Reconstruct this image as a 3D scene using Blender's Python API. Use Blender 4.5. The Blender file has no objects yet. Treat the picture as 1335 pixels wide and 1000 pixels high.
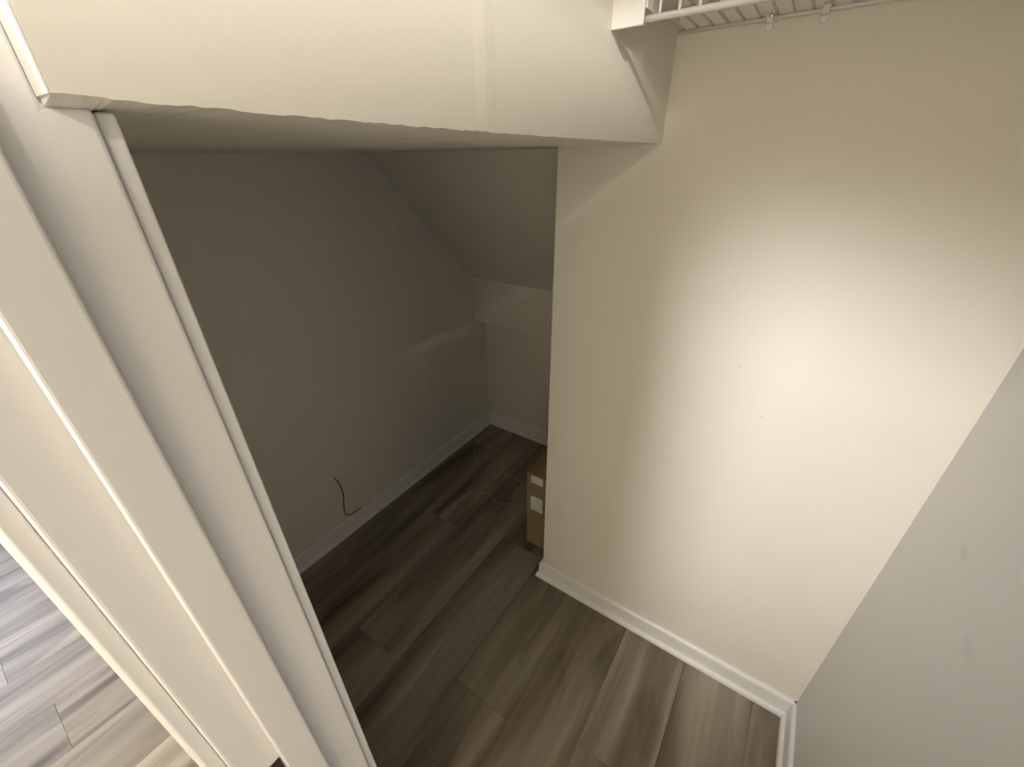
import bpy, bmesh, math, random
from mathutils import Matrix, Vector
random.seed(7)
S = bpy.context.scene
COL = S.collection

# ------------------------------------------------------------------ camera
F_PX = 535.0
cam = bpy.data.cameras.new('camera')
cam.sensor_fit = 'HORIZONTAL'; cam.sensor_width = 36.0
cam.lens = F_PX * 36.0 / 1335.0
cam.clip_start = 0.01
co = bpy.data.objects.new('camera', cam); COL.objects.link(co)
RIGHT = Vector((0.82669616, 0.56250495, -0.01271373))
DOWN = Vector((0.26177378, -0.40452609, -0.87626088))
FWD = Vector((-0.49804411, 0.72107339, -0.48166921))
m = Matrix((RIGHT, -DOWN, -FWD)).transposed().to_4x4()
m.translation = (0, 0, 1.55)
co.matrix_world = m
S.camera = co

# ------------------------------------------------------------------ exposure, world, daylight
S.view_settings.view_transform = 'Standard'
S.view_settings.look = 'None'
S.view_settings.gamma = 1.0
S.view_settings.use_curve_mapping = False
S.view_settings.exposure = 0.52
W = bpy.data.worlds.new('world'); S.world = W
W.use_nodes = True
W.node_tree.nodes['Background'].inputs[0].default_value = (0.62, 0.74, 1.0, 1)
W.node_tree.nodes['Background'].inputs[1].default_value = 0.6

# room dimensions (metres)
H_CEIL = 2.70
YB = 1.0          # face of the back wall
XR = 0.35         # face of the right wall
XF = -0.30        # face of the dropped soffit
ZS = 1.572        # underside of the soffit
XE = -0.548       # free edge of the back wall
XL = -1.43        # alcove left wall
YA = 1.80         # alcove back wall
XJ = -0.32        # face of the left jamb
YE = 0.070        # end of the soffit in the doorway
YJ0, YJ1 = -0.018, 0.088
HX0, HX1, HY0 = -3.4, 1.7, -2.3   # hallway

def area(name, loc, rot, sx, sy, power, col):
    l = bpy.data.lights.new(name, 'AREA'); l.shape = 'RECTANGLE'
    l.size = sx; l.size_y = sy; l.energy = power; l.color = col
    o = bpy.data.objects.new(name, l); COL.objects.link(o)
    o.location = loc; o.rotation_euler = rot
    return o
WIN = (-0.95, 0.45, 1.80)     # hallway window in its left wall: centre y, sill z, head z
area('window_daylight', (HX0 - 0.02, WIN[0], 0.5 * (WIN[1] + WIN[2])), (0, -math.pi / 2, 0),
     WIN[2] - WIN[1] - 0.05, 1.3, 31, (0.58, 0.69, 1.0))

# ------------------------------------------------------------------ helpers
def tag(o, label=None, cat=None, group=None, kind=None):
    if label: o['label'] = label
    if cat: o['category'] = cat
    if group: o['group'] = group
    if kind: o['kind'] = kind
    return o

def link(name, bm, mat, parent=None, smooth=False, bevel=0, seg=2):
    me = bpy.data.meshes.new(name)
    bmesh.ops.recalc_face_normals(bm, faces=bm.faces)
    if bevel:
        bmesh.ops.bevel(bm, geom=[e for e in bm.edges if len(e.link_faces) == 2 and e.calc_face_angle(0) > 0.5],
                        offset=bevel, segments=seg, profile=0.5, affect='EDGES', clamp_overlap=True)
    bm.to_mesh(me); bm.free()
    if smooth:
        for p in me.polygons: p.use_smooth = True
    me.materials.append(mat)
    o = bpy.data.objects.new(name, me); COL.objects.link(o)
    if parent: o.parent = parent
    return o

def box(bm, x0, x1, y0, y1, z0, z1):
    v = [bm.verts.new((x, y, z)) for z in (z0, z1) for x, y in ((x0, y0), (x1, y0), (x1, y1), (x0, y1))]
    for f in ((3, 2, 1, 0), (4, 5, 6, 7), (0, 1, 5, 4), (1, 2, 6, 5), (2, 3, 7, 6), (3, 0, 4, 7)):
        bm.faces.new([v[i] for i in f])

def prism(bm, poly, axis, a, b):
    """extrude a 2-D polygon along an axis; poly gives the other two coordinates in xyz order"""
    def P(p, t):
        q = list(p); q.insert(axis, t); return q
    A = [bm.verts.new(P(p, a)) for p in poly]; B = [bm.verts.new(P(p, b)) for p in poly]
    n = len(poly)
    bm.faces.new(A); bm.faces.new(B[::-1])
    for i in range(n):
        bm.faces.new((A[i], A[(i + 1) % n], B[(i + 1) % n], B[i]))

def tube(bm, pts, r, n=8, closed=False):
    pts = [Vector(p) for p in pts]
    rings = []
    up = Vector((0.13, 0.21, 0.97))
    for i, p in enumerate(pts):
        t = (pts[min(i + 1, len(pts) - 1)] - pts[max(i - 1, 0)]).normalized()
        if abs(t.dot(up)) > 0.95: up = Vector((0.97, 0.2, 0.1))
        a = t.cross(up).normalized(); b = t.cross(a).normalized()
        up = -b if False else up
        rings.append([bm.verts.new(p + r * (math.cos(k * 2 * math.pi / n) * a + math.sin(k * 2 * math.pi / n) * b)) for k in range(n)])
    for i in range(len(rings) - 1):
        for k in range(n):
            bm.faces.new((rings[i][k], rings[i][(k + 1) % n], rings[i + 1][(k + 1) % n], rings[i + 1][k]))
    bm.faces.new(rings[0][::-1]); bm.faces.new(rings[-1])

def smooth_path(pts, k=6):
    """Catmull-Rom through pts"""
    P = [Vector(p) for p in pts]; P = [2 * P[0] - P[1]] + P + [2 * P[-1] - P[-2]]
    out = []
    for i in range(1, len(P) - 2):
        for j in range(k):
            t = j / k
            a, b, c, d = P[i - 1:i + 3]
            out.append(0.5 * (2 * b + (c - a) * t + (2 * a - 5 * b + 4 * c - d) * t * t + (3 * b - a - 3 * c + d) * t ** 3))
    out.append(P[-2])
    return out

def new_box(name, dims, mat, parent=None, bevel=0, seg=2):
    bm = bmesh.new(); box(bm, *dims)
    return link(name, bm, mat, parent, bevel=bevel, seg=seg)

def empty(name, loc):
    o = bpy.data.objects.new(name, None); COL.objects.link(o); o.location = loc
    o.empty_display_size = 0.05
    return o

# ------------------------------------------------------------------ materials
def base_mat(name, col, rough=0.5, spec=0.4):
    M = bpy.data.materials.new(name); M.use_nodes = True
    nt = M.node_tree; b = nt.nodes['Principled BSDF']
    b.inputs['Base Color'].default_value = (*col, 1)
    b.inputs['Roughness'].default_value = rough
    b.inputs['Specular IOR Level'].default_value = spec
    return M, nt, b

def noise_bump(nt, b, scale, strength, dist=0.002, detail=3):
    tc = nt.nodes.new('ShaderNodeNewGeometry')
    n = nt.nodes.new('ShaderNodeTexNoise'); n.inputs['Scale'].default_value = scale; n.inputs['Detail'].default_value = detail
    bp = nt.nodes.new('ShaderNodeBump'); bp.inputs['Strength'].default_value = strength; bp.inputs['Distance'].default_value = dist
    nt.links.new(tc.outputs['Position'], n.inputs['Vector'])
    nt.links.new(n.outputs['Fac'], bp.inputs['Height'])
    nt.links.new(bp.outputs['Normal'], b.inputs['Normal'])

def wall_paint(name, col, spots=(), bump=0.12, scale=160, rough=0.55):
    """eggshell wall paint: orange-peel relief, faint roller mottling, and marks (centre, radii, colour, strength)"""
    M, nt, b = base_mat(name, col, rough, 0.3)
    noise_bump(nt, b, scale, bump)
    g = nt.nodes.new('ShaderNodeNewGeometry')
    n = nt.nodes.new('ShaderNodeTexNoise'); n.inputs['Scale'].default_value = 3.0; n.inputs['Detail'].default_value = 2
    nt.links.new(g.outputs['Position'], n.inputs['Vector'])
    mx = nt.nodes.new('ShaderNodeMix'); mx.data_type = 'RGBA'
    mx.inputs['A'].default_value = (*[c * 0.97 for c in col], 1); mx.inputs['B'].default_value = (*[min(1, c * 1.03) for c in col], 1)
    nt.links.new(n.outputs['Fac'], mx.inputs['Factor'])
    out = mx.outputs['Result']
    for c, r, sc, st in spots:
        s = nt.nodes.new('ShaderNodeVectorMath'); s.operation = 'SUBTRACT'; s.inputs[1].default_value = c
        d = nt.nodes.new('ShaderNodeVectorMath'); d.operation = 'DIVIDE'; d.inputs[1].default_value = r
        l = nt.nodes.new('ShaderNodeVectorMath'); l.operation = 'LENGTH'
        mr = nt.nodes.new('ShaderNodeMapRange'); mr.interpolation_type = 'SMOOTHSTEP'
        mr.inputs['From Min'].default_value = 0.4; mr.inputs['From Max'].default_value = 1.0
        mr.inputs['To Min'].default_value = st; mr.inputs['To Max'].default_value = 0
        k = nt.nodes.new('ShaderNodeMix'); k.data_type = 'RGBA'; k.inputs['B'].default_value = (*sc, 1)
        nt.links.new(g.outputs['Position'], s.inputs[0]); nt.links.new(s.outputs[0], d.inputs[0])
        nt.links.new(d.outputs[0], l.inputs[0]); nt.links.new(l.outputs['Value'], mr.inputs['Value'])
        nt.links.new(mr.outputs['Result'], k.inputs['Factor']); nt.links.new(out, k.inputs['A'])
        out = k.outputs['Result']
    nt.links.new(out, b.inputs['Base Color'])
    return M

PAINT = (0.815, 0.772, 0.660)
M_wall = wall_paint('wall_paint', PAINT)
M_back = wall_paint('wall_paint_back', PAINT, spots=[
    ((-0.047, 1.0, 1.119), (0.004, 0.05, 0.004), (0.5, 0.46, 0.38), 0.5),
    ((0.024, 1.0, 1.006), (0.003, 0.05, 0.003), (0.5, 0.46, 0.38), 0.5)])
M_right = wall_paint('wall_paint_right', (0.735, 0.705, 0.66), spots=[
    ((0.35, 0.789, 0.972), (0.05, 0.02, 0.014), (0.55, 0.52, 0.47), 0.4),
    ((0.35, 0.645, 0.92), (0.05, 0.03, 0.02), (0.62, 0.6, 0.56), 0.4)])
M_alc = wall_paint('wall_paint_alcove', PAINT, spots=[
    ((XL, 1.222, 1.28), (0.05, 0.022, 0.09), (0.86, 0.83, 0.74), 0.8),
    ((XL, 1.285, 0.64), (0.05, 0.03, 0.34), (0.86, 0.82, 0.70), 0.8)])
M_soffit = wall_paint('wall_paint_soffit', PAINT, bump=0.1, scale=140)
M_ceil = wall_paint('ceiling_paint', (0.8, 0.78, 0.74), bump=0.3)
M_trim, nt, b = base_mat('trim_gloss_paint', (0.82, 0.79, 0.73), 0.3, 0.5); noise_bump(nt, b, 40, 0.04)
M_base, nt, b = base_mat('baseboard_paint', (0.86, 0.83, 0.78), 0.32, 0.5); noise_bump(nt, b, 60, 0.05)
M_white, nt, b = base_mat('white_vinyl_wire', (0.82, 0.80, 0.76), 0.35, 0.5)
M_screw, nt, b = base_mat('screw_metal', (0.85, 0.85, 0.85), 0.15, 0.5); b.inputs['Metallic'].default_value = 1
M_bronze, nt, b = base_mat('bronze_metal', (0.055, 0.035, 0.022), 0.4, 0.5); b.inputs['Metallic'].default_value = 0.6
noise_bump(nt, b, 80, 0.1)
M_hole, nt, b = base_mat('latch_recess', (0.02, 0.016, 0.012), 0.8, 0.2)
M_blackcord, nt, b = base_mat('black_cable', (0.07, 0.06, 0.045), 0.5, 0.4)
M_string, nt, b = base_mat('pale_cord', (0.55, 0.5, 0.4), 0.6, 0.3)
M_sub, nt, b = base_mat('underlay', (0.05, 0.04, 0.03), 0.9, 0.1)

def plank_mat():
    M, nt, b = base_mat('oak_vinyl_plank', (0.2, 0.17, 0.13), 0.42, 0.35)
    N = nt.nodes.new; L = nt.links.new
    tc = N('ShaderNodeTexCoord'); oi = N('ShaderNodeObjectInfo')
    off = N('ShaderNodeVectorMath'); off.operation = 'MULTIPLY_ADD'
    comb = N('ShaderNodeCombineXYZ')
    for i in range(3): L(oi.outputs['Random'], comb.inputs[i])
    off.inputs[1].default_value = (37, 91, 53); L(comb.outputs[0], off.inputs[0]); L(tc.outputs['Object'], off.inputs[2])
    def nz(scale, detail, rough, dist):
        mp = N('ShaderNodeMapping'); mp.inputs['Scale'].default_value = scale; L(off.outputs[0], mp.inputs['Vector'])
        n = N('ShaderNodeTexNoise'); n.inputs['Scale'].default_value = 1; n.inputs['Detail'].default_value = detail
        n.inputs['Roughness'].default_value = rough; n.inputs['Distortion'].default_value = dist
        L(mp.outputs[0], n.inputs['Vector']); return n.outputs['Fac']
    broad = nz((10, 1.0, 5), 2, 0.45, 0.5)
    fine = nz((90, 4, 30), 4, 0.6, 0.2)
    knot = nz((12, 2.2, 5), 1, 0.4, 0.9)
    def ramp(stops):
        r = N('ShaderNodeValToRGB'); e = r.color_ramp.elements
        e[0].position, e[0].color = stops[0][0], (*stops[0][1], 1); e[1].position, e[1].color = stops[1][0], (*stops[1][1], 1)
        for p, c in stops[2:]: k = e.new(p); k.color = (*c, 1)
        return r
    r1 = ramp([(0.28, (0.115, 0.084, 0.051)), (0.68, (0.345, 0.305, 0.228)), (0.48, (0.245, 0.203, 0.142))]); L(broad, r1.inputs[0])
    m1 = N('ShaderNodeMix'); m1.data_type = 'RGBA'; m1.blend_type = 'OVERLAY'; m1.inputs['Factor'].default_value = 0.35
    r2 = ramp([(0.35, (0.36, 0.36, 0.36)), (0.65, (0.62, 0.62, 0.62))]); L(fine, r2.inputs[0])
    L(r1.outputs[0], m1.inputs['A']); L(r2.outputs[0], m1.inputs['B'])
    r3 = ramp([(0.60, (1, 1, 1)), (0.76, (0.5, 0.46, 0.43))]); L(knot, r3.inputs[0])
    m2 = N('ShaderNodeMix'); m2.data_type = 'RGBA'; m2.blend_type = 'MULTIPLY'; m2.inputs['Factor'].default_value = 0.85
    L(m1.outputs['Result'], m2.inputs['A']); L(r3.outputs[0], m2.inputs['B'])
    hs = N('ShaderNodeHueSaturation'); mr = N('ShaderNodeMapRange')
    mr.inputs['To Min'].default_value = 0.92; mr.inputs['To Max'].default_value = 1.2
    L(oi.outputs['Random'], mr.inputs['Value']); L(mr.outputs['Result'], hs.inputs['Value']); L(m2.outputs['Result'], hs.inputs['Color'])
    hs.inputs['Saturation'].default_value = 0.9
    L(hs.outputs[0], b.inputs['Base Color'])
    bp = N('ShaderNodeBump'); bp.inputs['Strength'].default_value = 0.08; bp.inputs['Distance'].default_value = 0.001
    L(fine, bp.inputs['Height']); L(bp.outputs[0], b.inputs['Normal'])
    return M
M_plank = plank_mat()

def card_mat():
    M, nt, b = base_mat('brown_cardboard', (0.33, 0.235, 0.135), 0.8, 0.2)
    N = nt.nodes.new; L = nt.links.new
    tc = N('ShaderNodeTexCoord'); mp = N('ShaderNodeMapping'); mp.inputs['Scale'].default_value = (60, 60, 6); L(tc.outputs['Object'], mp.inputs[0])
    n = N('ShaderNodeTexNoise'); n.inputs['Scale'].default_value = 1; n.inputs['Detail'].default_value = 3; L(mp.outputs[0], n.inputs[0])
    r = N('ShaderNodeValToRGB'); r.color_ramp.elements[0].color = (0.26, 0.195, 0.11, 1); r.color_ramp.elements[1].color = (0.32, 0.24, 0.14, 1)
    L(n.outputs[0], r.inputs[0]); L(r.outputs[0], b.inputs['Base Color'])
    return M
M_card = card_mat()
M_tape, nt, b = base_mat('packing_tape', (0.40, 0.30, 0.18), 0.2, 0.5)
M_label, nt, b = base_mat('paper_sticker', (0.80, 0.79, 0.76), 0.6, 0.3)
_n = nt.nodes.new('ShaderNodeTexNoise'); _n.inputs['Scale'].default_value = 55; _t = nt.nodes.new('ShaderNodeTexCoord')
_r = nt.nodes.new('ShaderNodeValToRGB'); _r.color_ramp.elements[0].position = 0.4; _r.color_ramp.elements[0].color = (0.66, 0.65, 0.62, 1)
_r.color_ramp.elements[1].position = 0.6; _r.color_ramp.elements[1].color = (0.82, 0.81, 0.78, 1)
nt.links.new(_t.outputs['Object'], _n.inputs[0]); nt.links.new(_n.outputs[0], _r.inputs[0]); nt.links.new(_r.outputs[0], b.inputs['Base Color'])

# ------------------------------------------------------------------ floor with planks
floor = new_box('floor', (HX0, HX1, HY0, YA, -0.06, -0.008), M_sub)
tag(floor, 'grey brown oak look plank floor running from hallway into closet', 'floor', kind='structure')
PW, PL = 0.21, 1.22
plank_meshes = {}
def plank_mesh(w, l):
    key = (round(w, 4), round(l, 4))
    if key not in plank_meshes:
        bm = bmesh.new(); g = 0.0003; c = 0.0007
        x, y = w / 2 - g, l / 2 - g
        lo = [bm.verts.new((sx * x, sy * y, -0.008)) for sx, sy in ((-1, -1), (1, -1), (1, 1), (-1, 1))]
        mi = [bm.verts.new((sx * x, sy * y, -c * 0.7)) for sx, sy in ((-1, -1), (1, -1), (1, 1), (-1, 1))]
        hi = [bm.verts.new((sx * (x - c), sy * (y - c), 0)) for sx, sy in ((-1, -1), (1, -1), (1, 1), (-1, 1))]
        bm.faces.new(hi)
        for A, B in ((lo, mi), (mi, hi)):
            for i in range(4): bm.faces.new((A[i], A[(i + 1) % 4], B[(i + 1) % 4], B[i]))
        bmesh.ops.recalc_face_normals(bm, faces=bm.faces)
        me = bpy.data.meshes.new('plank'); bm.to_mesh(me); bm.free(); me.materials.append(M_plank)
        plank_meshes[key] = me
    return plank_meshes[key]
X0 = -0.17
ci = math.floor((HX0 - X0) / PW)
x = X0 + ci * PW
k = 0
while x < HX1:
    xa, xb = max(x, HX0), min(x + PW, HX1)
    inside = xb > XL - 0.02 and xa < XR + 0.02
    y = HY0 - ((k * 0.47 + 0.13) % 1.0) * PL
    ymax = (YA if xb < -0.40 else YB + 0.04) if inside else -0.02
    while y < ymax:
        ya, yb = max(y, HY0), min(y + PL, ymax)
        if yb - ya > 0.03:
            o = bpy.data.objects.new('plank', plank_mesh(xb - xa, yb - ya)); COL.objects.link(o)
            o.location = ((xa + xb) / 2, (ya + yb) / 2, 0); o.parent = floor
        y += PL
    x += PW; k += 1

# ------------------------------------------------------------------ shell
def struct(name, bm, mat, label, cat='wall', bevel=0, seg=2):
    return tag(link(name, bm, mat, bevel=bevel, seg=seg), label, cat, kind='structure')
bm = bmesh.new(); box(bm, XE, XR + 0.1, YB, YB + 0.1, 0, H_CEIL)
struct('wall_back', bm, M_back, 'cream painted closet wall below and behind the wire shelf', bevel=0.003)
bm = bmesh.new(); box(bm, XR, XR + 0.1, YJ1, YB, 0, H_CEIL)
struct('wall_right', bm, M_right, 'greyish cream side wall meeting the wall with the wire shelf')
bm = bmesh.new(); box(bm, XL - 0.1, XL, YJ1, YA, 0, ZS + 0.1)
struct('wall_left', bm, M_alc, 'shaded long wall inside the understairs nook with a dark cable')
bm = bmesh.new(); box(bm, XL - 0.1, XE + 0.1, YA, YA + 0.1, 0, 1.2)
struct('wall_far', bm, M_wall, 'low end wall of the understairs nook beneath the ledge')
bm = bmesh.new(); box(bm, XE, XE + 0.1, YB + 0.1, YA, 0, ZS + 0.1)
struct('wall_nook', bm, M_wall, 'hidden nook wall behind the cardboard box')
# box beam (fascia) over the far wall
bm = bmesh.new(); prism(bm, [(1.70, 0.747), (YA, 0.747), (YA, 1.06), (1.70, 0.99)], 0, XL, XE)
struct('trim_1', bm, M_wall, 'boxed ledge above the low end wall of the nook', 'ledge', bevel=0.003)
# sloped ceiling under the stairs
bm = bmesh.new(); prism(bm, [(1.127, ZS), (1.70, 0.99), (YA, 1.06), (YA, 1.25), (1.127, ZS + 0.25)], 0, XL, XE)
struct('ceiling_sloped', bm, M_wall, 'sloped underside of the staircase over the nook', 'ceiling')
# dropped soffit: closet face, underside with a ragged drywall edge
bm = bmesh.new()
pl = [(XF, YE), (XF, YB), (XE, YB), (XE, 1.127), (XL, 1.127), (XL, YJ1), (-0.3395, YJ1), (-0.3395, YE)]
ys = [YE + 0.004]
while ys[-1] < YB - 0.02: ys.append(ys[-1] + random.uniform(0.003, 0.008))
edge = [(XF, y) for y in ys]
ring = [pl[0]] + edge + pl[1:]
lowv = []
RISE = lambda y: 0.0065 * math.exp(-(y - YE) / 0.25) if y < YB - 0.01 else 0.0
for i, (px, py) in enumerate(ring):
    z = ZS
    if 1 <= i <= len(edge):
        a = 0.0006 if py < 0.55 else 0.0002
        z += random.uniform(-a, a)
    if i <= len(edge) + 1: z += RISE(py)
    lowv.append(bm.verts.new((px, py, z)))
# inner line 1 cm behind the edge keeps the underside flat
hiv = [bm.verts.new((px, py, H_CEIL)) for px, py in ring]
n = len(ring)
for i in range(n): bm.faces.new((lowv[i], lowv[(i + 1) % n], hiv[(i + 1) % n], hiv[i]))
inn = [bm.verts.new((XF - 0.036 - (min(0.45, (py - YJ1) * 4) if py > YJ1 else 0), py, ZS)) for px, py in ring[:len(edge) + 2]]
for i in range(len(edge) + 1): bm.faces.new((lowv[i], inn[i], inn[i + 1], lowv[i + 1]))
bm.faces.new(list(reversed(inn)) + [lowv[0]] + [lowv[j] for j in range(n - 1, len(edge) + 1, -1)] + [lowv[len(edge) + 1]])
bm.faces.new(hiv)
soff = struct('wall_soffit', bm, M_soffit, 'dropped soffit above the nook opening with ragged lower edge', 'soffit')
# taped drywall seam standing slightly proud of the soffit face
bm = bmesh.new()
prism(bm, [(XF, 0.380), (XF + 0.0004, 0.388), (XF + 0.0007, 0.396), (XF + 0.0004, 0.405), (XF, 0.414)], 2, ZS + 0.003, H_CEIL - 0.02)
link('seam', bm, M_soffit, soff)
bm = bmesh.new(); box(bm, XJ + 0.0002, XF - 0.0003, YE - 0.0015, YE - 0.0001, ZS + 0.0062, H_CEIL - 0.02)  # whiter strip: strong light on the soffit's end face put into the colour
end_strip = link('lit_end_strip', bm, M_base, soff, bevel=0.0004)
# front (door) wall, both sides of the opening and over it
DH = 2.03
XJR = 0.315
bm = bmesh.new(); box(bm, HX0, XJ - 0.02, YJ0 + 0.004, YJ1 - 0.004, 0, H_CEIL)
struct('wall_front', bm, M_wall, 'hallway wall left of the closet doorway')
bm = bmesh.new(); box(bm, XJR + 0.02, HX1, YJ0 + 0.004, YJ1 - 0.004, 0, H_CEIL)
struct('wall_front.001', bm, M_wall, 'hallway wall right of the closet doorway')
bm = bmesh.new(); box(bm, XJ - 0.02, XJR + 0.02, YJ0 + 0.004, 0.064, DH + 0.02, H_CEIL)
struct('wall_front.002', bm, M_wall, 'wall panel above the closet doorway')
# ceilings and hallway shell
bm = bmesh.new(); box(bm, XF, XR + 0.1, 0.066, YB + 0.1, H_CEIL, H_CEIL + 0.05)
struct('ceiling', bm, M_ceil, 'closet ceiling', 'ceiling')
bm = bmesh.new(); box(bm, HX0 - 0.1, HX1 + 0.1, HY0 - 0.1, 0.066, H_CEIL, H_CEIL + 0.05)
struct('ceiling_hall', bm, M_ceil, 'flat hallway ceiling above the closet doorway', 'ceiling')
bm = bmesh.new(); box(bm, HX0 - 0.1, HX1 + 0.1, HY0 - 0.1, HY0, 0, H_CEIL)
struct('wall_hall_rear', bm, M_wall, 'hallway wall opposite the closet doorway')
bm = bmesh.new(); box(bm, HX1, HX1 + 0.1, HY0, YJ1, 0, H_CEIL)
struct('wall_hall_right', bm, M_wall, 'hallway end wall without a window')
bm = bmesh.new()
y0, y1 = WIN[0] - 0.7, WIN[0] + 0.7
box(bm, HX0 - 0.1, HX0, HY0, y0, 0, H_CEIL); box(bm, HX0 - 0.1, HX0, y1, YJ1, 0, H_CEIL)
box(bm, HX0 - 0.1, HX0, y0, y1, 0, WIN[1]); box(bm, HX0 - 0.1, HX0, y0, y1, WIN[2], H_CEIL)
struct('wall_hall_left', bm, M_wall, 'hallway end wall with the window')
win = empty('window_1', (HX0, WIN[0], WIN[1])); tag(win, 'white framed hallway window', 'window', kind='structure')
def wpart(name, d):
    bm = bmesh.new(); box(bm, *d)
    bmesh.ops.translate(bm, verts=bm.verts, vec=-Vector(win.location))
    return link(name, bm, M_base, win, bevel=0.003)
for a, b_ in ((y0 - 0.06, y0), (y1, y1 + 0.06)): wpart('window_casing', (HX0, HX0 + 0.018, a, b_, WIN[1] - 0.06, WIN[2] + 0.06))
wpart('window_head', (HX0, HX0 + 0.018, y0, y1, WIN[2], WIN[2] + 0.06))
wpart('window_sill', (HX0, HX0 + 0.06, y0, y1, WIN[1] - 0.03, WIN[1]))

# ------------------------------------------------------------------ door frame
fr = empty('door_1', (XJ, 0.03, 0)); tag(fr, 'white painted door frame with stop and bronze strike plate', 'door frame', kind='structure')
def fpart(name, bm, mat, bevel=0.002, seg=3, parent=fr, smooth=False):
    bmesh.ops.translate(bm, verts=bm.verts, vec=-Vector(fr.location))
    return link(name, bm, mat, parent, bevel=bevel, seg=seg, smooth=smooth)
bm = bmesh.new()       # left jamb, cut back where the soffit comes through
prism(bm, [(YJ0, 0), (YJ1, 0), (YJ1, ZS + 0.003), (YE - 0.0002, ZS + 0.003), (YE - 0.0002, DH), (YJ0, DH)], 0, XJ - 0.019, XJ)
fpart('jamb', bm, M_trim, 0.0028)
bm = bmesh.new(); box(bm, XJR, XJR + 0.019, YJ0, YJ1, 0, DH); fpart('jamb', bm, M_trim, 0.0015)
bm = bmesh.new(); box(bm, XJ - 0.019, XJR + 0.019, YJ0, 0.063, DH, DH + 0.019); fpart('head_jamb', bm, M_trim, 0.0015)
SX = 0.011
bm = bmesh.new(); box(bm, XJ, XJ + SX, 0.0155, 0.047, 0.0, DH); fpart('door_stop', bm, M_trim, 0.0025)
bm = bmesh.new(); box(bm, XJR - SX, XJR, 0.0155, 0.047, 0.0, DH); fpart('door_stop', bm, M_trim, 0.0025)
bm = bmesh.new(); box(bm, XJ + SX, XJR - SX, 0.0155, 0.047, DH - SX, DH); fpart('door_stop', bm, M_trim, 0.0025)
# hallway-side casing, set back 5 mm from the jamb edge, with an eased profile
def casing(x_in, s, ztop):
    p = [(0, 0), (0, -0.010), (0.004, -0.0135), (0.018, -0.014), (0.045, -0.016), (0.057, -0.012), (0.057, 0)]
    bm = bmesh.new(); prism(bm, [(x_in + s * a, YJ0 + b_ - 0.0005) for a, b_ in p], 2, 0, ztop); return bm
fpart('casing', casing(XJ - 0.007, -1, DH + 0.06), M_trim, 0.0015)
fpart('casing', casing(XJR + 0.005, 1, DH + 0.06), M_trim, 0.001)
bm = bmesh.new(); box(bm, XJ - 0.003, XJR + 0.005, YJ0 - 0.015, YJ0 - 0.0005, DH + 0.006, DH + 0.06); fpart('casing', bm, M_trim, 0.002)
# closet-side casing strip: the thin edge beside the nook
bm = bmesh.new(); box(bm, XJ - 0.06, XJ - 0.004, YJ1 + 0.0005, YJ1 + 0.010, 0, ZS + 0.002); fpart('casing', bm, M_trim, 0.002)
# strike plate
bm = bmesh.new()
prism(bm, [(-0.006, 0.935), (0.0145, 0.935), (0.0145, 0.992), (-0.006, 0.992)], 0, XJ, XJ + 0.0018)
sp = fpart('strike_plate', bm, M_bronze, 0.0006); sp['label'] = 'dark bronze strike plate'
bm = bmesh.new(); box(bm, XJ + 0.0018, XJ + 0.0021, -0.001, 0.010, 0.952, 0.976); fpart('latch_hole', bm, M_hole, 0, parent=sp)
for z in (0.942, 0.985):
    bm = bmesh.new(); bmesh.ops.create_cone(bm, cap_ends=True, segments=12, radius1=0.003, radius2=0.0024, depth=0.0008,
        matrix=Matrix.Translation((XJ + 0.0021, 0.005, z)) @ Matrix.Rotation(math.pi / 2, 4, 'Y'))
    fpart('screw', bm, M_bronze, 0, parent=sp)

# closet door, hinged on the right jamb and standing open into the hallway
dr = empty('door_2', (XJR + 0.004, YJ0 - 0.02, 0.008)); tag(dr, 'white panel closet door standing open into the hallway', 'door', kind='structure')
DW, DT, DL = 0.62, 0.035, 2.012
def dpart(name, bm, mat, parent=dr, bevel=0, smooth=False): return link(name, bm, mat, parent, bevel=bevel, smooth=smooth)
bm = bmesh.new()
for y0_, y1_, z0_, z1_ in ((-DW, -DW + 0.11, 0, DL), (-0.11, 0, 0, DL), (-DW + 0.11, -0.11, 0, 0.22), (-DW + 0.11, -0.11, 0.92, 1.06), (-DW + 0.11, -0.11, DL - 0.12, DL)):
    box(bm, 0, DT, y0_, y1_, z0_, z1_)
dpart('door_slab', bm, M_trim)
for z0_, z1_ in ((0.22, 0.92), (1.06, DL - 0.12)):
    bm = bmesh.new(); box(bm, 0.009, DT - 0.009, -DW + 0.11, -0.11, z0_, z1_); dpart('door_panel', bm, M_trim)
for s_ in (-1, 1):
    bm = bmesh.new()
    prof = [(0, 0.027), (0.006, 0.027), (0.008, 0.011), (0.026, 0.011), (0.034, 0.022), (0.045, 0.027), (0.056, 0.022), (0.061, 0.008), (0.062, 0.0)]
    xb_ = DT if s_ > 0 else 0
    for k in range(len(prof) - 1):
        (a0, r0), (a1, r1) = prof[k], prof[k + 1]
        for q in range(20):
            t0, t1 = q * math.pi / 10, (q + 1) * math.pi / 10
            P4 = [(xb_ + s_ * a, -DW + 0.06 + r * math.cos(t), 0.96 + r * math.sin(t)) for a, r, t in ((a0, r0, t0), (a0, r0, t1), (a1, r1, t1), (a1, r1, t0))]
            bm.faces.new([bm.verts.new(p) for p in P4])
    bmesh.ops.remove_doubles(bm, verts=bm.verts, dist=1e-5)
    dpart('door_knob', bm, M_bronze, smooth=True)
for z in (0.2, 1.0, 1.8):
    bm = bmesh.new(); bmesh.ops.create_cone(bm, cap_ends=True, segments=12, radius1=0.006, radius2=0.006, depth=0.09, matrix=Matrix.Translation((0.004, 0.008, z)))
    dpart('hinge', bm, M_bronze)

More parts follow.
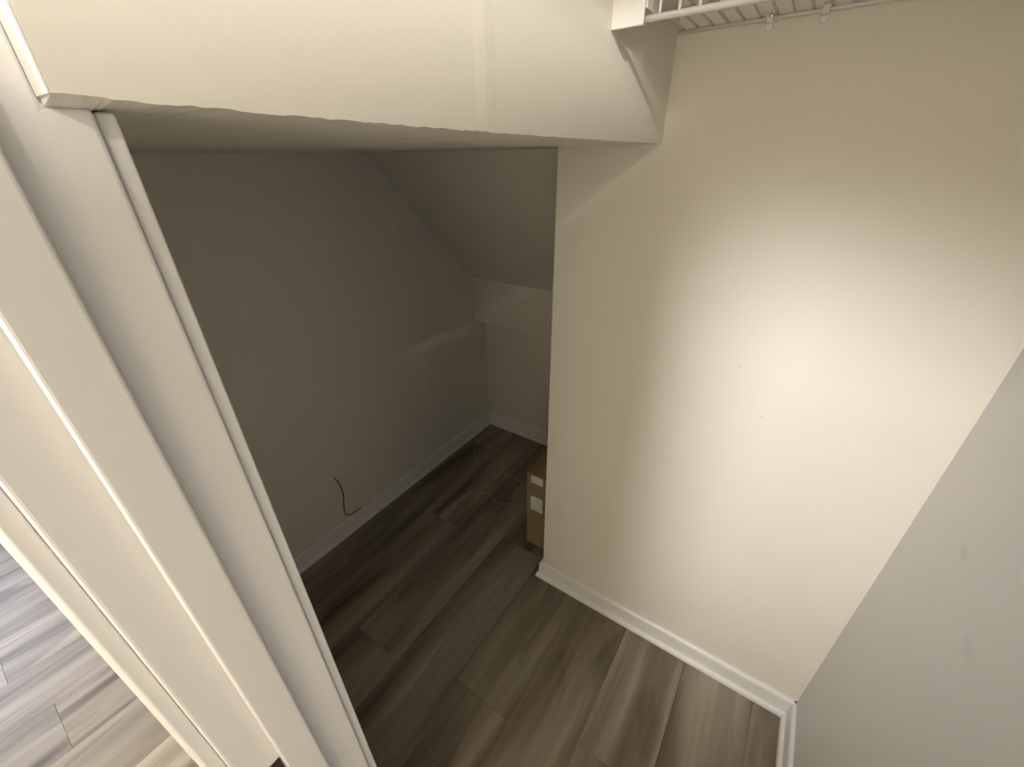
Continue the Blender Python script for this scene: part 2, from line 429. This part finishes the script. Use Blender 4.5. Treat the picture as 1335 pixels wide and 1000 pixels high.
# ------------------------------------------------------------------ baseboards (profile: board with eased top, shoe below)
PROF = [(0, 0), (0.0, 0.083), (0.006, 0.083), (0.0095, 0.080), (0.0115, 0.074), (0.0115, 0.020), (0.016, 0.0185), (0.0205, 0.014), (0.022, 0.008), (0.022, 0)]
def baseboard(name, path, label):
    """path: list of (x, y) on the wall face; the board stands to the left of the path"""
    bm = bmesh.new(); P = [Vector((*p, 0)) for p in path]; rings = []
    for i, p in enumerate(P):
        d0 = (P[i] - P[i - 1]).normalized() if i > 0 else None
        d1 = (P[i + 1] - P[i]).normalized() if i < len(P) - 1 else None
        n0 = Vector((-d0.y, d0.x, 0)) if d0 else None; n1 = Vector((-d1.y, d1.x, 0)) if d1 else None
        if n0 and n1: mv = (n0 + n1); mv = mv / mv.dot(n1)
        else: mv = n0 or n1
        rings.append([bm.verts.new(p + mv * a + Vector((0, 0, z + 0.0005))) for a, z in PROF])
    m_ = len(PROF)
    for i in range(len(rings) - 1):
        for k in range(m_): bm.faces.new((rings[i][k], rings[i + 1][k], rings[i + 1][(k + 1) % m_], rings[i][(k + 1) % m_]))
    bm.faces.new(rings[0]); bm.faces.new(rings[-1][::-1])
    return tag(link(name, bm, M_base), label, 'baseboard', kind='structure')
baseboard('baseboard_back', [(XR - 0.0, YB), (XE, YB), (XE, YA)][::-1][::-1] if False else [(XE, 1.30), (XE, YB), (XR, YB)][::-1], 'white baseboard with shoe moulding under the bright cream wall')
baseboard('baseboard_right', [(XR, YJ1), (XR, YB - 0.0)], 'white baseboard running along the greyish side wall')
baseboard('baseboard_left', [(XL, YA), (XL, YJ1)], 'shaded baseboard of the long nook wall below the cable')
baseboard('baseboard_far', [(XE - 0.022, YA), (XL, YA)], 'shaded baseboard below the low end wall of the nook')

# ------------------------------------------------------------------ wire shelf
ZD = 1.755; YF = 0.70
sh = empty('wire_shelf', (XF, YB, ZD)); tag(sh, 'white vinyl coated wire shelf fixed high on the cream wall', 'shelf')
def spart(name, bm, mat=M_white, smooth=True, parent=sh, bevel=0):
    bmesh.ops.translate(bm, verts=bm.verts, vec=-Vector(sh.location))
    return link(name, bm, mat, parent, smooth=smooth, bevel=bevel)
for nm, y, z, r in (('rear_rail', YB - 0.006, ZD - 0.004, 0.003), ('deck_rail', YB - 0.15, ZD - 0.005, 0.003),
                    ('deck_rail', YF + 0.004, ZD - 0.005, 0.003), ('front_rail', YF, 1.712, 0.0042)):
    bm = bmesh.new(); tube(bm, [(XF + 0.004, y, z), (XR - 0.004, y, z)], r, 10); spart(nm, bm)
bm = bmesh.new()
tube(bm, [(0, YB - 0.004 - YB, 0), (0, YF + 0.006 - YB, 0), (0, YF + 0.0015 - YB, -0.002), (0, YF - 0.001 - YB, -0.007), (0, YF - 0.001 - YB, 1.712 - ZD)], 0.0021, 6)
bmesh.ops.recalc_face_normals(bm, faces=bm.faces)
wm = bpy.data.meshes.new('wire'); bm.to_mesh(wm); bm.free(); wm.materials.append(M_white)
for p in wm.polygons: p.use_smooth = True
i = 0
while XF + 0.012 + i * 0.0254 < XR - 0.004:
    o = bpy.data.objects.new('wire', wm); COL.objects.link(o); o.parent = sh; o.location = (0.012 + i * 0.0254, 0, 0); i += 1
# end bracket against the soffit
bm = bmesh.new(); box(bm, XF, -0.2545, 0.688, 0.694, 1.704, 1.80)
br = spart('end_bracket', bm, M_base, smooth=False, bevel=0.0012)
bm = bmesh.new(); box(bm, -0.2555, -0.2525, 0.694, 0.735, 1.722, 1.80); spart('flange', bm, M_base, False, br, 0.0008)
# wall clips
def clip(x, screw):
    bm = bmesh.new()
    prism(bm, [(YB - 0.0135, ZD - 0.006), (YB - 0.0125, ZD + 0.001), (YB - 0.008, ZD + 0.0045), (YB, ZD + 0.0045), (YB, ZD - 0.020), (YB - 0.004, ZD - 0.020), (YB - 0.0055, ZD - 0.011), (YB - 0.011, ZD - 0.0105)], 0, x - 0.0055, x + 0.0055)
    c = spart('wall_clip', bm, M_white, False, sh, 0.0008)
    if screw:
        bm = bmesh.new(); bmesh.ops.create_uvsphere(bm, u_segments=12, v_segments=8, radius=0.0036,
            matrix=Matrix.Translation((x + 0.001, YB - 0.0135, ZD - 0.002)) @ Matrix.Scale(0.6, 4, (0, 1, 0)))
        spart('screw', bm, M_screw, True, c)
clip(-0.145, True); clip(-0.067, False); clip(0.20, False)

# ------------------------------------------------------------------ cardboard box
BX0, BX1, BY0, BY1, BZ = -0.700, XE - 0.026, 1.112, 1.47, 0.412
cb = empty('cardboard_box', ((BX0 + BX1) / 2, (BY0 + BY1) / 2, 0)); tag(cb, 'tall narrow brown cardboard box with two white stickers in the nook', 'box')
def cpart(name, dims, mat, bevel=0.0, parent=cb):
    bm = bmesh.new(); box(bm, *dims); bmesh.ops.translate(bm, verts=bm.verts, vec=-Vector(cb.location))
    return link(name, bm, mat, parent, bevel=bevel)
cpart('body', (BX0, BX1, BY0, BY1, 0.0, BZ - 0.004), M_card, 0.002)
xm = (BX0 + BX1) / 2
cpart('flap', (BX0, xm - 0.001, BY0, BY1, BZ - 0.004, BZ), M_card, 0.0015)
cpart('flap', (xm + 0.001, BX1, BY0, BY1, BZ - 0.004, BZ), M_card, 0.0015)
cpart('tape', (xm - 0.024, xm + 0.024, BY0 - 0.0004, BY1, BZ, BZ + 0.0006), M_tape)
cpart('sticker', (-0.678, -0.622, BY0 - 0.0008, BY0, 0.366, 0.405), M_label)
cpart('sticker', (-0.679, -0.622, BY0 - 0.0008, BY0, 0.215, 0.292), M_label)

# ------------------------------------------------------------------ cords
def cord(name, pts, r, mat, label):
    bm = bmesh.new(); tube(bm, smooth_path(pts), r, 8)
    return tag(link(name, bm, mat, smooth=True), label, 'cord')
cord('cable', [(XL + 0.003, 0.690, 0.335), (XL + 0.006, 0.703, 0.285), (XL + 0.008, 0.706, 0.235), (XL + 0.008, 0.697, 0.18), (XL + 0.008, 0.690, 0.135), (XL + 0.006, 0.705, 0.098), (XL + 0.006, 0.735, 0.0885), (XL + 0.005, 0.775, 0.0865)],
     0.0020, M_blackcord, 'thin dark cable dangling from the shaded nook wall')
zc = 0.0016
cord('loose_cord', [(-1.13, 1.07, zc), (-1.12, 1.15, zc), (-1.105, 1.205, zc), (-1.05, 1.245, zc), (-1.0, 1.245, zc), (-0.94, 1.225, zc), (-0.88, 1.27, zc)],
     0.0014, M_string, 'pale wavy cord lying on the nook floor, curled at one end')
cord('loose_cord.001', [(-1.12, 1.50, zc), (-1.06, 1.435, zc), (-0.98, 1.428, zc), (-0.90, 1.425, zc), (-0.80, 1.45, zc)],
     0.0014, M_string, 'pale cord on the nook floor ending beside the cardboard box')
cord('loose_cord.002', [(-1.36, 1.60, zc), (-1.32, 1.50, zc), (-1.24, 1.42, zc), (-1.15, 1.41, zc), (-1.18, 1.50, zc)],
     0.0014, M_string, 'thin pale cord hooked on the floor near the nook end wall')

# ------------------------------------------------------------------ hallway ceiling lamps
def lamp(x, y, power, col, r, label):
    e = empty('ceiling_lamp', (x, y, H_CEIL)); tag(e, label, 'lamp')
    bm = bmesh.new(); bmesh.ops.create_cone(bm, cap_ends=True, segments=32, radius1=r * 1.08, radius2=r * 1.08, depth=0.077, matrix=Matrix.Translation((0, 0, -0.039)))
    link('base', bm, M_base, e, bevel=0.002)
    E = bpy.data.materials.new('lamp_glass'); E.use_nodes = True
    b = E.node_tree.nodes['Principled BSDF']; b.inputs['Base Color'].default_value = (0.9, 0.88, 0.84, 1)
    b.inputs['Emission Color'].default_value = (*col, 1); b.inputs['Emission Strength'].default_value = 2.0
    bm = bmesh.new(); bmesh.ops.create_uvsphere(bm, u_segments=32, v_segments=12, radius=r)
    bmesh.ops.delete(bm, geom=[v for v in bm.verts if v.co.z > 0.001], context='VERTS')
    bmesh.ops.scale(bm, vec=(1, 1, 0.6), verts=bm.verts); bmesh.ops.translate(bm, vec=(0, 0, -0.078), verts=bm.verts)
    link('shade', bm, E, e, smooth=True)
    l = bpy.data.lights.new('bulb', 'AREA'); l.shape = 'DISK'; l.size = 2 * r; l.energy = power; l.color = col
    lo = bpy.data.objects.new('bulb', l); COL.objects.link(lo); lo.parent = e; lo.location = (0, 0, -0.076 - r * 0.62)
lamp(1.12, -1.20, 100, (1.0, 0.95, 0.90), 0.15, 'round ceiling lamp behind the open closet door')
# unseen lamp for the wall patch; spot form made up to shape its beam
def assumed_spot_lamp(x, y, aim, power, col, label):
    e = empty('assumed_spot_lamp', (x, y, H_CEIL)); tag(e, label, 'lamp')
    bm = bmesh.new(); bmesh.ops.create_cone(bm, cap_ends=True, segments=32, radius1=0.06, radius2=0.06, depth=0.02, matrix=Matrix.Translation((0, 0, -0.0105)))
    link('base', bm, M_base, e, bevel=0.002)
    d = (Vector(aim) - Vector((x, y, H_CEIL - 0.07))).normalized()
    q = d.to_track_quat('-Z', 'Y').to_matrix().to_4x4()
    bm = bmesh.new(); tube(bm, [(0, 0, -0.02), (0, 0, -0.06)], 0.008, 12); link('stem', bm, M_base, e)
    # open can: outer and inner wall
    bm = bmesh.new(); prof = [(0.02, 0.05), (0.075, 0.045), (0.085, -0.055), (0.081, -0.055), (0.071, 0.04), (0.0, 0.045)]
    T = Matrix.Translation((0, 0, -0.085)) @ q
    rings = [[bm.verts.new(T @ Vector((r * math.cos(k * math.pi / 16), r * math.sin(k * math.pi / 16), z))) for k in range(32)] for r, z in prof[:-1]]
    for A, B in zip(rings, rings[1:]):
        for k in range(32): bm.faces.new((A[k], A[(k + 1) % 32], B[(k + 1) % 32], B[k]))
    bm.faces.new(rings[0])
    link('can', bm, M_base, e, smooth=True)
    l = bpy.data.lights.new('bulb', 'SPOT'); l.energy = power; l.color = col; l.shadow_soft_size = 0.16
    l.spot_size = math.radians(40); l.spot_blend = 1.0
    lo = bpy.data.objects.new('bulb', l); COL.objects.link(lo); lo.parent = e
    lo.location = Vector((0, 0, -0.085)) + d * 0.062; lo.rotation_euler = d.to_track_quat('-Z', 'Y').to_euler()
assumed_spot_lamp(-0.48, -0.92, (-0.15, 1.0, 0.97), 162, (1.0, 0.985, 1.03), 'unseen hallway lamp, spot form made up to light the closet wall')
